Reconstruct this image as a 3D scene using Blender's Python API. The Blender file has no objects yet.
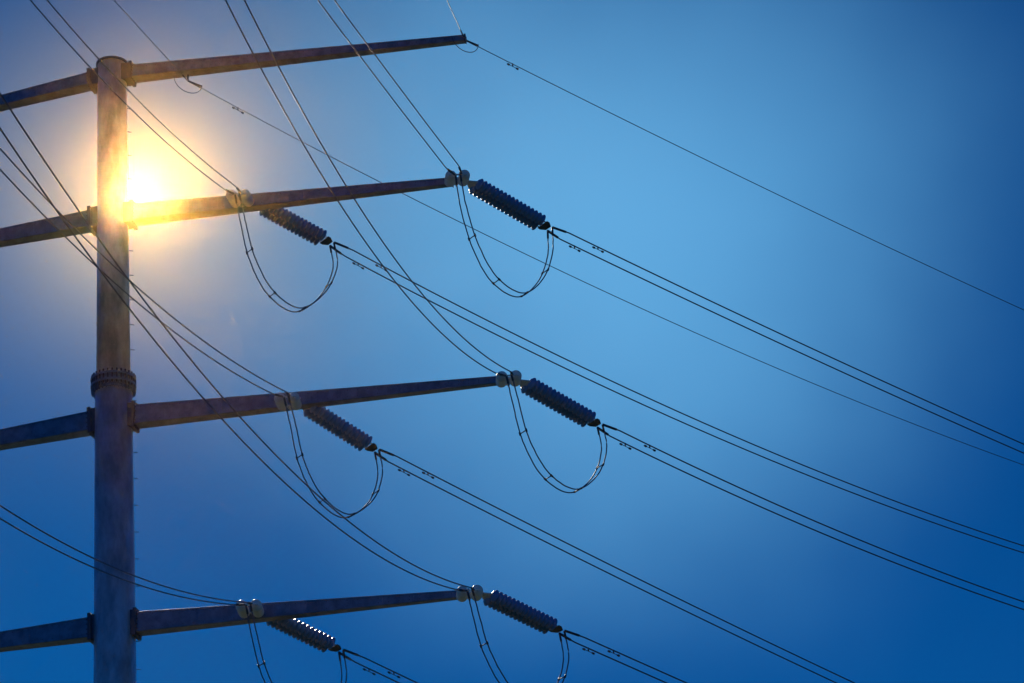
import bpy, bmesh, math, random
from mathutils import Vector, Matrix
random.seed(4)
W,H,F=1024,683,2600.0
PITCH=math.radians(25); ROLL=math.radians(4.38)
CAM=Vector((0,0,1.6))
fw=Vector((0,math.cos(PITCH),math.sin(PITCH))); r0=Vector((1,0,0)); u0=Vector((0,-math.sin(PITCH),math.cos(PITCH)))
UP=u0*math.cos(ROLL)+r0*math.sin(ROLL); RT=r0*math.cos(ROLL)-u0*math.sin(ROLL)
def ray(u,v): return fw*F+RT*(u-512)+UP*(341.5-v)
def proj(p):
    d=p-CAM; k=F/d.dot(fw); return (512+d.dot(RT)*k, 341.5-d.dot(UP)*k, d.dot(fw))
def hit(u,v,p0,n):
    d=ray(u,v); return CAM+d*((p0-CAM).dot(n)/d.dot(n))
Z=Vector((0,0,1))
P0=CAM+ray(113.5,371)*(78/F); AX=Vector((P0.x,P0.y,0))
def zrow(v):
    lo,hi=0,90
    for _ in range(50):
        m=(lo+hi)/2
        if proj(Vector((AX.x,AX.y,m)))[1]>v: lo=m
        else: hi=m
    return lo
PSI=math.radians(9); ADIR=Vector((math.cos(PSI),-math.sin(PSI),0)); AN=Vector((math.sin(PSI),math.cos(PSI),0))
AL=math.radians(52); FD=Vector((math.sin(AL),math.cos(AL),0)); FP=Vector((math.cos(AL),-math.sin(AL),0))
BE=math.radians(14); ND=Vector((-math.sin(BE),-math.cos(BE),0)); NP=Vector((math.cos(BE),-math.sin(BE),0))
def armpt(u,v): return hit(u,v,AX,AN)

# ---------------- materials
def mat(name,base,rough,metal,dark=None,scale=3.0,bump=0.0,stretch=(1,1,1)):
    m=bpy.data.materials.new(name); m.use_nodes=True; nt=m.node_tree; b=nt.nodes['Principled BSDF']
    b.inputs['Roughness'].default_value=rough; b.inputs['Metallic'].default_value=metal
    if dark:
        tc=nt.nodes.new('ShaderNodeTexCoord'); n=nt.nodes.new('ShaderNodeTexNoise'); n.inputs['Scale'].default_value=scale; n.inputs['Detail'].default_value=5; n.inputs['Roughness'].default_value=.65
        mp=nt.nodes.new('ShaderNodeMapping'); mp.inputs['Scale'].default_value=stretch
        nt.links.new(tc.outputs['Object'],mp.inputs['Vector']); nt.links.new(mp.outputs[0],n.inputs['Vector'])
        cr=nt.nodes.new('ShaderNodeValToRGB'); cr.color_ramp.elements[0].position=.36; cr.color_ramp.elements[1].position=.64
        cr.color_ramp.elements[0].color=(*dark,1); cr.color_ramp.elements[1].color=(*base,1)
        nt.links.new(n.outputs['Fac'],cr.inputs['Fac']); nt.links.new(cr.outputs['Color'],b.inputs['Base Color'])
        mr=nt.nodes.new('ShaderNodeMapRange'); mr.inputs['To Min'].default_value=min(1,rough+.15); mr.inputs['To Max'].default_value=max(.05,rough-.1)
        nt.links.new(n.outputs['Fac'],mr.inputs['Value']); nt.links.new(mr.outputs['Result'],b.inputs['Roughness'])
        if bump:
            bp=nt.nodes.new('ShaderNodeBump'); bp.inputs['Strength'].default_value=bump; bp.inputs['Distance'].default_value=.03
            nt.links.new(n.outputs['Fac'],bp.inputs['Height']); nt.links.new(bp.outputs['Normal'],b.inputs['Normal'])
    else: b.inputs['Base Color'].default_value=(*base,1)
    return m
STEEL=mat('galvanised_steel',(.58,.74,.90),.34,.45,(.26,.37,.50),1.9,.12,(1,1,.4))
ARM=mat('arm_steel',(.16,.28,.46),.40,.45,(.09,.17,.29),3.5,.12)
BOLT=mat('dark_hardware',(.06,.10,.17),.5,.5)
ALU=mat('bright_fitting',(.88,.92,.96),.25,.2,(.65,.7,.76),14)
CER=mat('insulator_glaze',(.10,.30,.66),.30,0.0)
WHT=mat('porcelain_glaze_light',(.88,.93,.97),.25,0.0)
WIRE=mat('conductor',(.10,.17,.29),.5,.3)
CONC=mat('concrete',(.36,.35,.33),.9,0,(.25,.24,.23),4,.4)

# ---------------- mesh helpers
def frame(d):
    d=d.normalized(); a=d.cross(Z)
    if a.length<1e-3: a=Vector((1,0,0))
    a.normalize(); b=a.cross(d).normalized(); return d,a,b
def lathe(bm,p,d,prof,mi,seg=16,smooth=True,cap=True):
    d,a,b=frame(d); rings=[]
    for s,r in prof:
        rings.append([bm.verts.new(p+d*s+(a*math.cos(2*math.pi*k/seg)+b*math.sin(2*math.pi*k/seg))*r) for k in range(seg)])
    for i in range(len(rings)-1):
        for k in range(seg):
            f=bm.faces.new((rings[i][k],rings[i][(k+1)%seg],rings[i+1][(k+1)%seg],rings[i+1][k])); f.material_index=mi; f.smooth=smooth
    if cap:
        for r in (rings[0],rings[-1]):
            f=bm.faces.new(r); f.material_index=mi
def rod(bm,a,b,r,mi,seg=10): lathe(bm,a,b-a,[(0,r),((b-a).length,r)],mi,seg)
def tube(bm,pts,r,mi,seg=6):
    rings=[]
    for i,p in enumerate(pts):
        t=(pts[min(i+1,len(pts)-1)]-pts[max(i-1,0)]); d,a,b=frame(t)
        rings.append([bm.verts.new(p+(a*math.cos(2*math.pi*k/seg)+b*math.sin(2*math.pi*k/seg))*r) for k in range(seg)])
    for i in range(len(rings)-1):
        for k in range(seg):
            f=bm.faces.new((rings[i][k],rings[i][(k+1)%seg],rings[i+1][(k+1)%seg],rings[i+1][k])); f.material_index=mi; f.smooth=True
    bm.faces.new(rings[0]).material_index=mi; bm.faces.new(rings[-1]).material_index=mi
def beam(bm,p,q,w0,h0,w1,h1,mi,side=None):
    d=(q-p).normalized(); s=side or d.cross(Z).normalized(); u=s.cross(d).normalized()
    vs=[]
    for c,w,h in((p,w0,h0),(q,w1,h1)):
        vs.append([bm.verts.new(c+s*x*w/2+u*y*h/2) for x,y in((-1,-1),(1,-1),(1,1),(-1,1))])
    A,B=vs
    fs=[A[::-1],B]+[[A[k],A[(k+1)%4],B[(k+1)%4],B[k]] for k in range(4)]
    for f in fs: bm.faces.new(f).material_index=mi
def plate(bm,pts,th,mi):
    n=(pts[1]-pts[0]).cross(pts[2]-pts[0]).normalized()*th/2
    A=[bm.verts.new(p-n) for p in pts]; B=[bm.verts.new(p+n) for p in pts]; k=len(pts)
    bm.faces.new(A[::-1]).material_index=mi; bm.faces.new(B).material_index=mi
    for i in range(k): bm.faces.new((A[i],A[(i+1)%k],B[(i+1)%k],B[i])).material_index=mi
def finish(bm,name,mats,parent=None,bevel=0):
    bmesh.ops.recalc_face_normals(bm,faces=bm.faces)
    me=bpy.data.meshes.new(name); bm.to_mesh(me); bm.free()
    for m in mats: me.materials.append(m)
    o=bpy.data.objects.new(name,me); bpy.context.scene.collection.objects.link(o)
    if parent: o.parent=parent
    if bevel:
        md=o.modifiers.new('bevel','BEVEL'); md.width=bevel; md.segments=2; md.limit_method='ANGLE'
    return o

# ---------------- tower
tower=bpy.data.objects.new('transmission_tower',None); bpy.context.scene.collection.objects.link(tower)
def rad(v,px): return px*proj(Vector((AX.x,AX.y,zrow(v))))[2]/F/2
zt=zrow(65); zf=zrow(384); zb=zrow(683)
rt,rf,rf2,rb=rad(60,28.5),rad(384,34),rad(384,37),rad(683,42.5)
bm=bmesh.new()
zj=zf
rbase=rb+(rb-rf2)/(zf-zb)*zb*.6
prof=[(0.4,rbase),(zb,rb),(zj,rf2)]
lathe(bm,AX,Z,prof,0,64); finish(bm,'lower_shaft',[STEEL],tower)
bm=bmesh.new(); lathe(bm,AX,Z,[(zj+.02,rf),(zt-.02,rt)],0,64); finish(bm,'upper_shaft',[STEEL],tower)
bm=bmesh.new()
for dz in(-.13,.09): lathe(bm,AX+Z*(zf+dz),Z,[(0,rf2+.13),(.06,rf2+.13)],0,64,False)
lathe(bm,AX+Z*(zf-.07),Z,[(0,rf2+.02),(.16,rf2+.02)],0,64)
lathe(bm,AX+Z*(zf-.30),Z,[(0,rf2+.03),(.05,rf2+.05),(.10,rf2+.03)],0,64)
for k in range(30):
    a=2*math.pi*k/30; c=AX+Vector((math.cos(a),math.sin(a),0))*(rf2+.09)+Z*(zf-.2)
    lathe(bm,c,Z,[(0,.028),(.44,.028)],1,8)
    e=AX+Vector((math.cos(a+.1),math.sin(a+.1),0))*(rf2+.06)
    beam(bm,e+Z*(zf-.34),e+Z*(zf-.13),.015,.1,.015,.13,0,Vector((-math.sin(a),math.cos(a),0)))
finish(bm,'bolted_flange',[ARM,BOLT],tower)
bm=bmesh.new(); lathe(bm,AX+Z*(zt-.03),Z,[(0,rt+.05),(.07,rt+.05),(.11,rt-.1)],0,48,False); finish(bm,'top_cap',[BOLT],tower)
# foundation
bm=bmesh.new(); lathe(bm,AX-Z*.5,Z,[(0,rbase+.7),(.85,rbase+.7),(.9,rbase+.65)],0,48,False)
lathe(bm,AX+Z*.4,Z,[(0,rbase+.25),(.07,rbase+.25)],1,48,False)
for k in range(24):
    a=2*math.pi*k/24; lathe(bm,AX+Vector((math.cos(a),math.sin(a),0))*(rbase+.15)+Z*.46,Z,[(0,.04),(.18,.04)],1,8)
finish(bm,'foundation',[CONC,STEEL],tower)
# step bolts
bm=bmesh.new(); z=3.0;i=0
while z<zt-.5:
    r=(rbase+(rb-rbase)*z/zb) if z<zb else (rb+(rf2-rb)*(z-zb)/(zj-zb) if z<zj else rf+(rt-rf)*(z-zj)/(zt-zj))
    a=math.radians(20 if i%2 else 50); d=Vector((math.cos(a),math.sin(a),0))
    rod(bm,AX+d*(r-.02)+Z*z,AX+d*(r+.14)+Z*z,.012,0,6); z+=.42;i+=1
finish(bm,'step_bolts',[BOLT],tower)

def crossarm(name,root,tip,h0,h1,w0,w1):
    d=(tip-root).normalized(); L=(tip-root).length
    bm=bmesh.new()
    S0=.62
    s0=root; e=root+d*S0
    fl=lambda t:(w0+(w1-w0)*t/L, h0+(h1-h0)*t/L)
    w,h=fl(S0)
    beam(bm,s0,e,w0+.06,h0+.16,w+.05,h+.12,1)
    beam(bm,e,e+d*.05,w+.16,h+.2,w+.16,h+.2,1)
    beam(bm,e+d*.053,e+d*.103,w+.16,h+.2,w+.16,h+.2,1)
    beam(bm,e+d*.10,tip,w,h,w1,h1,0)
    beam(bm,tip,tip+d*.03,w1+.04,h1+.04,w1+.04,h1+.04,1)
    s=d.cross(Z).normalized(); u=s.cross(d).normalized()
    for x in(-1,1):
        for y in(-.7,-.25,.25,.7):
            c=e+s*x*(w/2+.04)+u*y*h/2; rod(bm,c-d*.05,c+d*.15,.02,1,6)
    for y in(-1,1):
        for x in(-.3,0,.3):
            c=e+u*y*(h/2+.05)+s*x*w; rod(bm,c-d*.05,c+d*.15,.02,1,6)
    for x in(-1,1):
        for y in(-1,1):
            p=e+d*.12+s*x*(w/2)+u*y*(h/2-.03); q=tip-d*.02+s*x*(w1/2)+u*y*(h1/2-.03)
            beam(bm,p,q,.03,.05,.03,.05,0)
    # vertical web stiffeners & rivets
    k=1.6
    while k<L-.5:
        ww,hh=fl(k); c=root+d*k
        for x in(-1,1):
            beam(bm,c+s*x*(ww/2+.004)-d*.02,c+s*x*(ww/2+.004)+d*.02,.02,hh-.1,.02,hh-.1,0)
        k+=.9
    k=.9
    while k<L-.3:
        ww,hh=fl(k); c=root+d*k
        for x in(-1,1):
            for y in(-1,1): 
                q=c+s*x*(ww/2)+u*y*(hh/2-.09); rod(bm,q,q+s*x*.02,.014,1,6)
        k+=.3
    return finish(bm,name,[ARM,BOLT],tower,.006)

arms=[('ground_wire_arm',(113,76),(465,39),17,8,(0,103.5),15),
      ('conductor_arm',(113,217),(452,182),23,9,(0,238),20),
      ('conductor_arm',(113,419),(505,380),26,9,(0,440),20),
      ('conductor_arm',(113,626),(468,594),27,9,(0,642),21)]
for nm,ro,ti,h0,h1,le,hl in arms:
    R=Vector((AX.x,AX.y,zrow(ro[1]))); T=armpt(*ti); sc=proj(R)[2]/F
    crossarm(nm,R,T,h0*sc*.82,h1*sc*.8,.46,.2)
    Lp=armpt(*le); d=(Lp-R).normalized(); T2=R+d*(T-R).length
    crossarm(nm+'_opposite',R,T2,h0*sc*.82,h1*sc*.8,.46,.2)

# ---------------- insulators, wires
def insul(bm,A,B,perp,link=.36,tail=.30,sep=.34,R=.188):
    d=(B-A).normalized(); L=(B-A).length
    rod(bm,A-d*.05,A+d*link*.55,.03,1); lathe(bm,A-perp*.06,perp,[(0,.06),(.12,.06)],1,12)
    y=A+d*link*.5
    plate(bm,[y-perp*.06-d*.08,y+perp*.06-d*.08,y+perp*(sep/2+.06)+d*.12,y+perp*(sep/2+.06)+d*.2,y-perp*(sep/2+.06)+d*.2,y-perp*(sep/2+.06)+d*.12],.03,1)
    for sgn in(-1,1):
        o=perp*sgn*sep/2
        s=y+d*.15+o; e=B-d*tail+o; n=max(4,round(((e-s).length-.1)/.145)); pit=((e-s).length-.1)/n
        rod(bm,s,e,.02,1,8)
        prof=[(0,.05)]
        for k in range(n):
            z=.03+k*pit
            prof+=[(z,.125),(z+.02,.135),(z+.055,R-.012),(z+.07,R),(z+.085,R-.004),(z+.10,R*.82)]
        prof.append((prof[-1][0]+.03,.06))
        lathe(bm,s,d,prof,0,20)
    y=B-d*tail
    plate(bm,[y-perp*(sep/2+.07),y+perp*(sep/2+.07),y+perp*(sep/2+.07)+d*.1,y+perp*.12+d*.24,y-perp*.12+d*.24,y-perp*(sep/2+.07)+d*.1],.03,2)
def spans(start,dirv,pts,cfix=None):
    n=dirv.cross(Z).normalized(); ts=[];zs=[]
    for u,v in pts:
        q=hit(u,v,start,n); ts.append((q-start).dot(dirv)); zs.append(q.z-start.z)
    if cfix is None:
        import numpy as np
        M=np.array([[t,t*t] for t in ts]); b,c=np.linalg.lstsq(M,np.array(zs),rcond=None)[0]
        b=float(b);c=float(c)
        if c<.0003 or len(pts)<3:
            c=.0004; b=sum(t*(z-c*t*t) for t,z in zip(ts,zs))/sum(t*t for t in ts)
    else:
        c=cfix; b=sum(t*(z-c*t*t) for t,z in zip(ts,zs))/sum(t*t for t in ts)
    return b,c,max(ts)
def curvept(start,dirv,b,c,t): return start+dirv*t+Z*(b*t+c*t*t)
def damper(bm,p,d):
    d=d.normalized(); q=p-Z*.09
    rod(bm,p+Z*.02,q,.02,1,6)
    rod(bm,q-d*.16,q+d*.16,.01,1,6)
    for s in(-1,1): lathe(bm,q+d*s*.17-d*.05,d,[(0,.015),(.02,.03),(.08,.035),(.10,.02)],1,10)
def line(name,start,dirv,perp,b,c,tmax,sep,r,damp,twin=True,extra=60):
    bm=bmesh.new(); offs=[-sep/2,sep/2] if twin else [0]
    N=70
    for k,o in enumerate(offs):
        w=[]
        for i in range(N+1):
            t=(tmax+extra)*(i/N)**1.4
            w.append(curvept(start,dirv,b,c,t)+perp*o*(min(1,.55+t/1.2) if twin else 1))
        tube(bm,w,r,0)
        rod(bm,w[0],curvept(start,dirv,b,c,.45)+perp*o*(.9 if twin else 1),r*1.8,1,8)
        for t in damp:
            tt=t+.55*k; p=curvept(start,dirv,b,c,tt)+perp*o; damper(bm,p,dirv+Z*(b+2*c*tt))
    return finish(bm,name,[WIRE,BOLT])
def loop(E1,E2,pts,perp,sep=.30):
    n=(E2-E1).cross(Z).normalized()
    P=[E1]+[hit(u,v,E1,n) for u,v in pts]+[E2]
    Q=[P[0]*2-P[1]]+P+[P[-1]*2-P[-2]]; out=[]
    for i in range(1,len(Q)-2):
        a,b,c,d=Q[i-1:i+3]
        for k in range(10):
            t=k/10; out.append(.5*((2*b)+(c-a)*t+(2*a-5*b+4*c-d)*t*t+(3*b-a-3*c+d)*t**3))
    out.append(P[-1])
    bm=bmesh.new(); m=len(out)-1
    for o in(-sep/2,sep/2):
        w=[p+perp*o*(.75+.25*math.sin(math.pi*i/m))+n*random.uniform(-.006,.006) for i,p in enumerate(out)]
        tube(bm,w,.019,0,8)
        for e in(0,m): rod(bm,w[e],w[e+(3 if e==0 else -3)],.032,1,8)
    for fr in(.27,.45,.6,.78):
        i=int(fr*m); p=out[i]; rod(bm,p-perp*sep*.55,p+perp*sep*.55,.016,1,6)
        for s in(-.5,.5):
            t=(out[i+1]-out[i-1]).normalized(); rod(bm,p+perp*sep*s-t*.05,p+perp*sep*s+t*.05,.03,1,8)
    return finish(bm,'jumper_cable',[WIRE,BOLT])

sets=[
 dict(na=(456,183),ne=(458,174),fa=(465,180),fe=(550,229),
      near=[(410,112),(360,45),(326,0)],far=[(700,302),(850,370),(1024,449)],lp=[(463,205),(475,245),(494,279),(520,295),(540,281),(550,255)]),
 dict(na=(243,204),ne=(237,193),fa=(254,202),fe=(332,244),
      near=[(200,165),(160,130),(95,62),(38,0)],far=[(500,334),(700,425),(850,487),(1024,550)],lp=[(243,222),(252,258),(270,292),(297,310),(322,295),(335,268)]),
 dict(na=(508,383),ne=(509,375),fa=(517,379),fe=(600,426),
      near=[(450,335),(400,275),(345,197),(300,125),(262,55),(236,0)],far=[(750,498),(880,552),(1024,606)],lp=[(515,400),(526,440),(546,475),(573,491),(595,476),(604,450)]),
 dict(na=(290,407),ne=(286,396),fa=(299,402),fe=(377,451),
      near=[(250,375),(200,345),(150,305),(100,262),(50,215),(0,157)],far=[(550,540),(700,613),(845,683)],lp=[(293,425),(302,464),(320,498),(346,516),(370,502),(380,476)]),
 dict(na=(469,597),ne=(470,590),fa=(479,592),fe=(562,632),
      near=[(440,582),(400,560),(350,527),(300,487),(250,440),(200,385),(150,322),(100,260),(45,180),(0,105)],far=[(610,655),(678,683)],lp=[(476,615),(487,652),(508,688),(536,702),(557,688),(566,660)]),
 dict(na=(252,614),ne=(248,604),fa=(261,612),fe=(341,651),
      near=[(200,599),(150,585),(100,565),(50,542),(0,512)],far=[(375,667),(408,683)],lp=[(254,634),(264,672),(282,706),(308,722),(333,708),(344,680)]),
]
for i,s in enumerate(sets):
    NA=armpt(*s['na']); FA=armpt(*s['fa']); 
    d=ray(*s['ne']); k=(NA-CAM).length-2.6; NE=CAM+d.normalized()*k
    FE=hit(*s['fe'],FA,FD.cross(Z).normalized())
    bm=bmesh.new(); insul(bm,FA,FE,FP); finish(bm,'insulator_string',[CER,ALU,BOLT])
    bm=bmesh.new(); nper=(NE-NA).cross(Z).normalized(); nper=nper if nper.dot(RT)>0 else -nper
    insul(bm,NA,NE,nper,sep=.40,link=.5,R=.165); finish(bm,'insulator_string',[WHT,ALU,ALU])
    bm=bmesh.new(); m=(NA+FA)/2
    beam(bm,NA-ADIR*.12+Z*.05,FA+ADIR*.1+Z*.05,.34,.05,.34,.05,0)
    for q in(NA,FA): plate(bm,[q-AN*.15+Z*.1,q+AN*.15+Z*.1,q+AN*.08-Z*.08,q-AN*.08-Z*.08],.05,0)
    for kx in(-1,0,1): rod(bm,m+ADIR*.12*kx-Z*.02-AN*.1,m+ADIR*.12*kx+Z*.16-AN*.1,.03,0,6)
    finish(bm,'hanger_plate',[ALU],tower)
    b,c,tm=spans(FE,FD,s['far'],.0006 if i>=4 else None)
    line('power_line',FE,FD,FP,b,c,tm if i<4 else 30,.46,.021,[1.1] )
    b,c,tm=spans(NE,ND,s['near'])
    line('power_line',NE,ND,NP,b,c,tm,.38,.018,[],extra=15)
    loop(NE,FE,s['lp'],FP)
# ground wires
for a,nr,fr in(((465,40),[(455,18),(447,0)],[(510,62),(745,179),(1024,310)]),((188,81),[(150,42),(115,0)],[(410,200),(560,272),(740,349),(1024,466)])):
    S=armpt(*a)
    b,c,tm=spans(S,FD,fr); line('ground_wire',S,FD,FP,b,c,tm,0,.013,[1.8],False)
    b,c,tm=spans(S,ND,nr); line('ground_wire',S,ND,NP,b,c,tm,0,.012,[],False,extra=40)
    bm=bmesh.new(); rod(bm,S+Z*.22,S,.03,0); rod(bm,S-FD*.0,S+FD*.5-Z*.05,.03,0)
    n=12; tube(bm,[S+FD*(.5*math.cos(math.pi*k/n))-Z*(.42*math.sin(math.pi*k/n)) for k in range(n+1)],.012,0)
    finish(bm,'ground_wire_clamp',[BOLT],tower)

# ---------------- ground
bm=bmesh.new(); bmesh.ops.create_grid(bm,x_segments=60,y_segments=60,size=3000)
g=finish(bm,'ground',[mat('meadow',(.035,.06,.03),.95,0,(.02,.035,.02),.15,.3)])

# ---------------- added forward-scattering box around the camera, lays sun glow over the pole
bm=bmesh.new(); bmesh.ops.create_cube(bm,size=1)
for v in bm.verts: v.co=Vector((v.co.x*120,v.co.y*70+5,v.co.z*14+7.3))
glow_box=finish(bm,'sun_glow_volume',[])
m=bpy.data.materials.new('sun_glow_scatter'); m.use_nodes=True; nt=m.node_tree; nt.nodes.clear()
o=nt.nodes.new('ShaderNodeOutputMaterial'); vs=nt.nodes.new('ShaderNodeVolumeScatter')
vs.inputs['Color'].default_value=(1,.54,.12,1); vs.inputs['Density'].default_value=.00020; vs.inputs['Anisotropy'].default_value=.989
nt.links.new(vs.outputs[0],o.inputs['Volume']); glow_box.data.materials.append(m)

# ---------------- sun + sky
sd=ray(137,199).normalized()
el=math.asin(sd.z); az=math.atan2(sd.x,sd.y)
L=bpy.data.lights.new('sun','SUN'); L.energy=2.5; L.angle=math.radians(.5); L.color=(1,.86,.64)
so=bpy.data.objects.new('sun',L); so.rotation_euler=(-sd).to_track_quat('-Z','Y').to_euler(); so.location=AX+sd*50; bpy.context.scene.collection.objects.link(so)
w=bpy.data.worlds.new('World'); bpy.context.scene.world=w; w.use_nodes=True; nt=w.node_tree
bg=nt.nodes['Background']; bg.inputs['Strength'].default_value=.085
sky=nt.nodes.new('ShaderNodeTexSky'); sky.sky_type='NISHITA'; sky.sun_disc=False; sky.sun_elevation=el; sky.sun_rotation=az
sky.dust_density=.1; sky.air_density=1.0; sky.ozone_density=3.0
tc=nt.nodes.new('ShaderNodeTexCoord')
def vm(op,a,b=None):
    n=nt.nodes.new('ShaderNodeVectorMath'); n.operation=op
    for i,x in enumerate((a,b)):
        if x is None: continue
        if isinstance(x,(tuple,Vector)): n.inputs[i].default_value=x[:3]
        else: nt.links.new(x,n.inputs[i])
    return n
nz=nt.nodes.new('ShaderNodeTexNoise'); nz.inputs['Scale'].default_value=8; nz.inputs['Detail'].default_value=3; nz.inputs['Roughness'].default_value=.45
nt.links.new(tc.outputs['Generated'],nz.inputs['Vector'])
sub=vm('SUBTRACT',tc.outputs['Generated'],ray(620,195).normalized())
wn=vm('SUBTRACT',nz.outputs['Color'],(.5,.5,.5)); wm=nt.nodes.new('ShaderNodeVectorMath'); wm.operation='SCALE'; wm.inputs['Scale'].default_value=.07; nt.links.new(wn.outputs[0],wm.inputs[0])
ad=vm('ADD',sub.outputs[0],wm.outputs[0]); ln=vm('LENGTH',ad.outputs[0])
mr=nt.nodes.new('ShaderNodeMapRange'); mr.interpolation_type='SMOOTHSTEP'; mr.inputs['From Min'].default_value=0; mr.inputs['From Max'].default_value=.205; mr.inputs['To Min'].default_value=1; mr.inputs['To Max'].default_value=0
nt.links.new(ln.outputs['Value'],mr.inputs['Value'])
mx=nt.nodes.new('ShaderNodeMix'); mx.data_type='RGBA'
mx.inputs['A'].default_value=(.004,.19,.46,1); mx.inputs['B'].default_value=(.50,1.14,1.3,1)
nt.links.new(mr.outputs['Result'],mx.inputs['Factor'])
mu=nt.nodes.new('ShaderNodeMix'); mu.data_type='RGBA'; mu.blend_type='MULTIPLY'; mu.inputs['Factor'].default_value=1
nt.links.new(sky.outputs['Color'],mu.inputs['A']); nt.links.new(mx.outputs['Result'],mu.inputs['B'])
# solar aureole in the sky: radiance falling off with angle from the sun
sa=vm('SUBTRACT',tc.outputs['Generated'],sd); sl=vm('LENGTH',sa.outputs[0])
def mth(op,a,b):
    n=nt.nodes.new('ShaderNodeMath'); n.operation=op
    for i,x in enumerate((a,b)):
        if isinstance(x,(int,float)): n.inputs[i].default_value=x
        elif x is not None: nt.links.new(x,n.inputs[i])
    return n.outputs[0]
cb=nt.nodes.new('ShaderNodeCombineXYZ')
for i,(amp,fo) in enumerate(((1.5,.0245),(1.0,.0275),(.30,.034))):
    nt.links.new(mth('MULTIPLY',mth('POWER',2.71828,mth('MULTIPLY',sl.outputs['Value'],-1/fo)),amp/.085),cb.inputs[i])
fin=vm('ADD',mu.outputs['Result'],cb.outputs[0])
nt.links.new(fin.outputs[0],bg.inputs['Color'])

# ---------------- camera
cd=bpy.data.cameras.new('camera'); cd.sensor_width=36; cd.lens=36*F/W; cd.clip_end=8000; cd.clip_start=.1
co=bpy.data.objects.new('camera',cd); bpy.context.scene.collection.objects.link(co)
M=Matrix((RT,UP,-fw)).transposed().to_4x4(); M.translation=CAM; co.matrix_world=M
sc=bpy.context.scene; sc.camera=co
sc.view_settings.view_transform='Standard'; sc.view_settings.look='None'; sc.view_settings.exposure=0
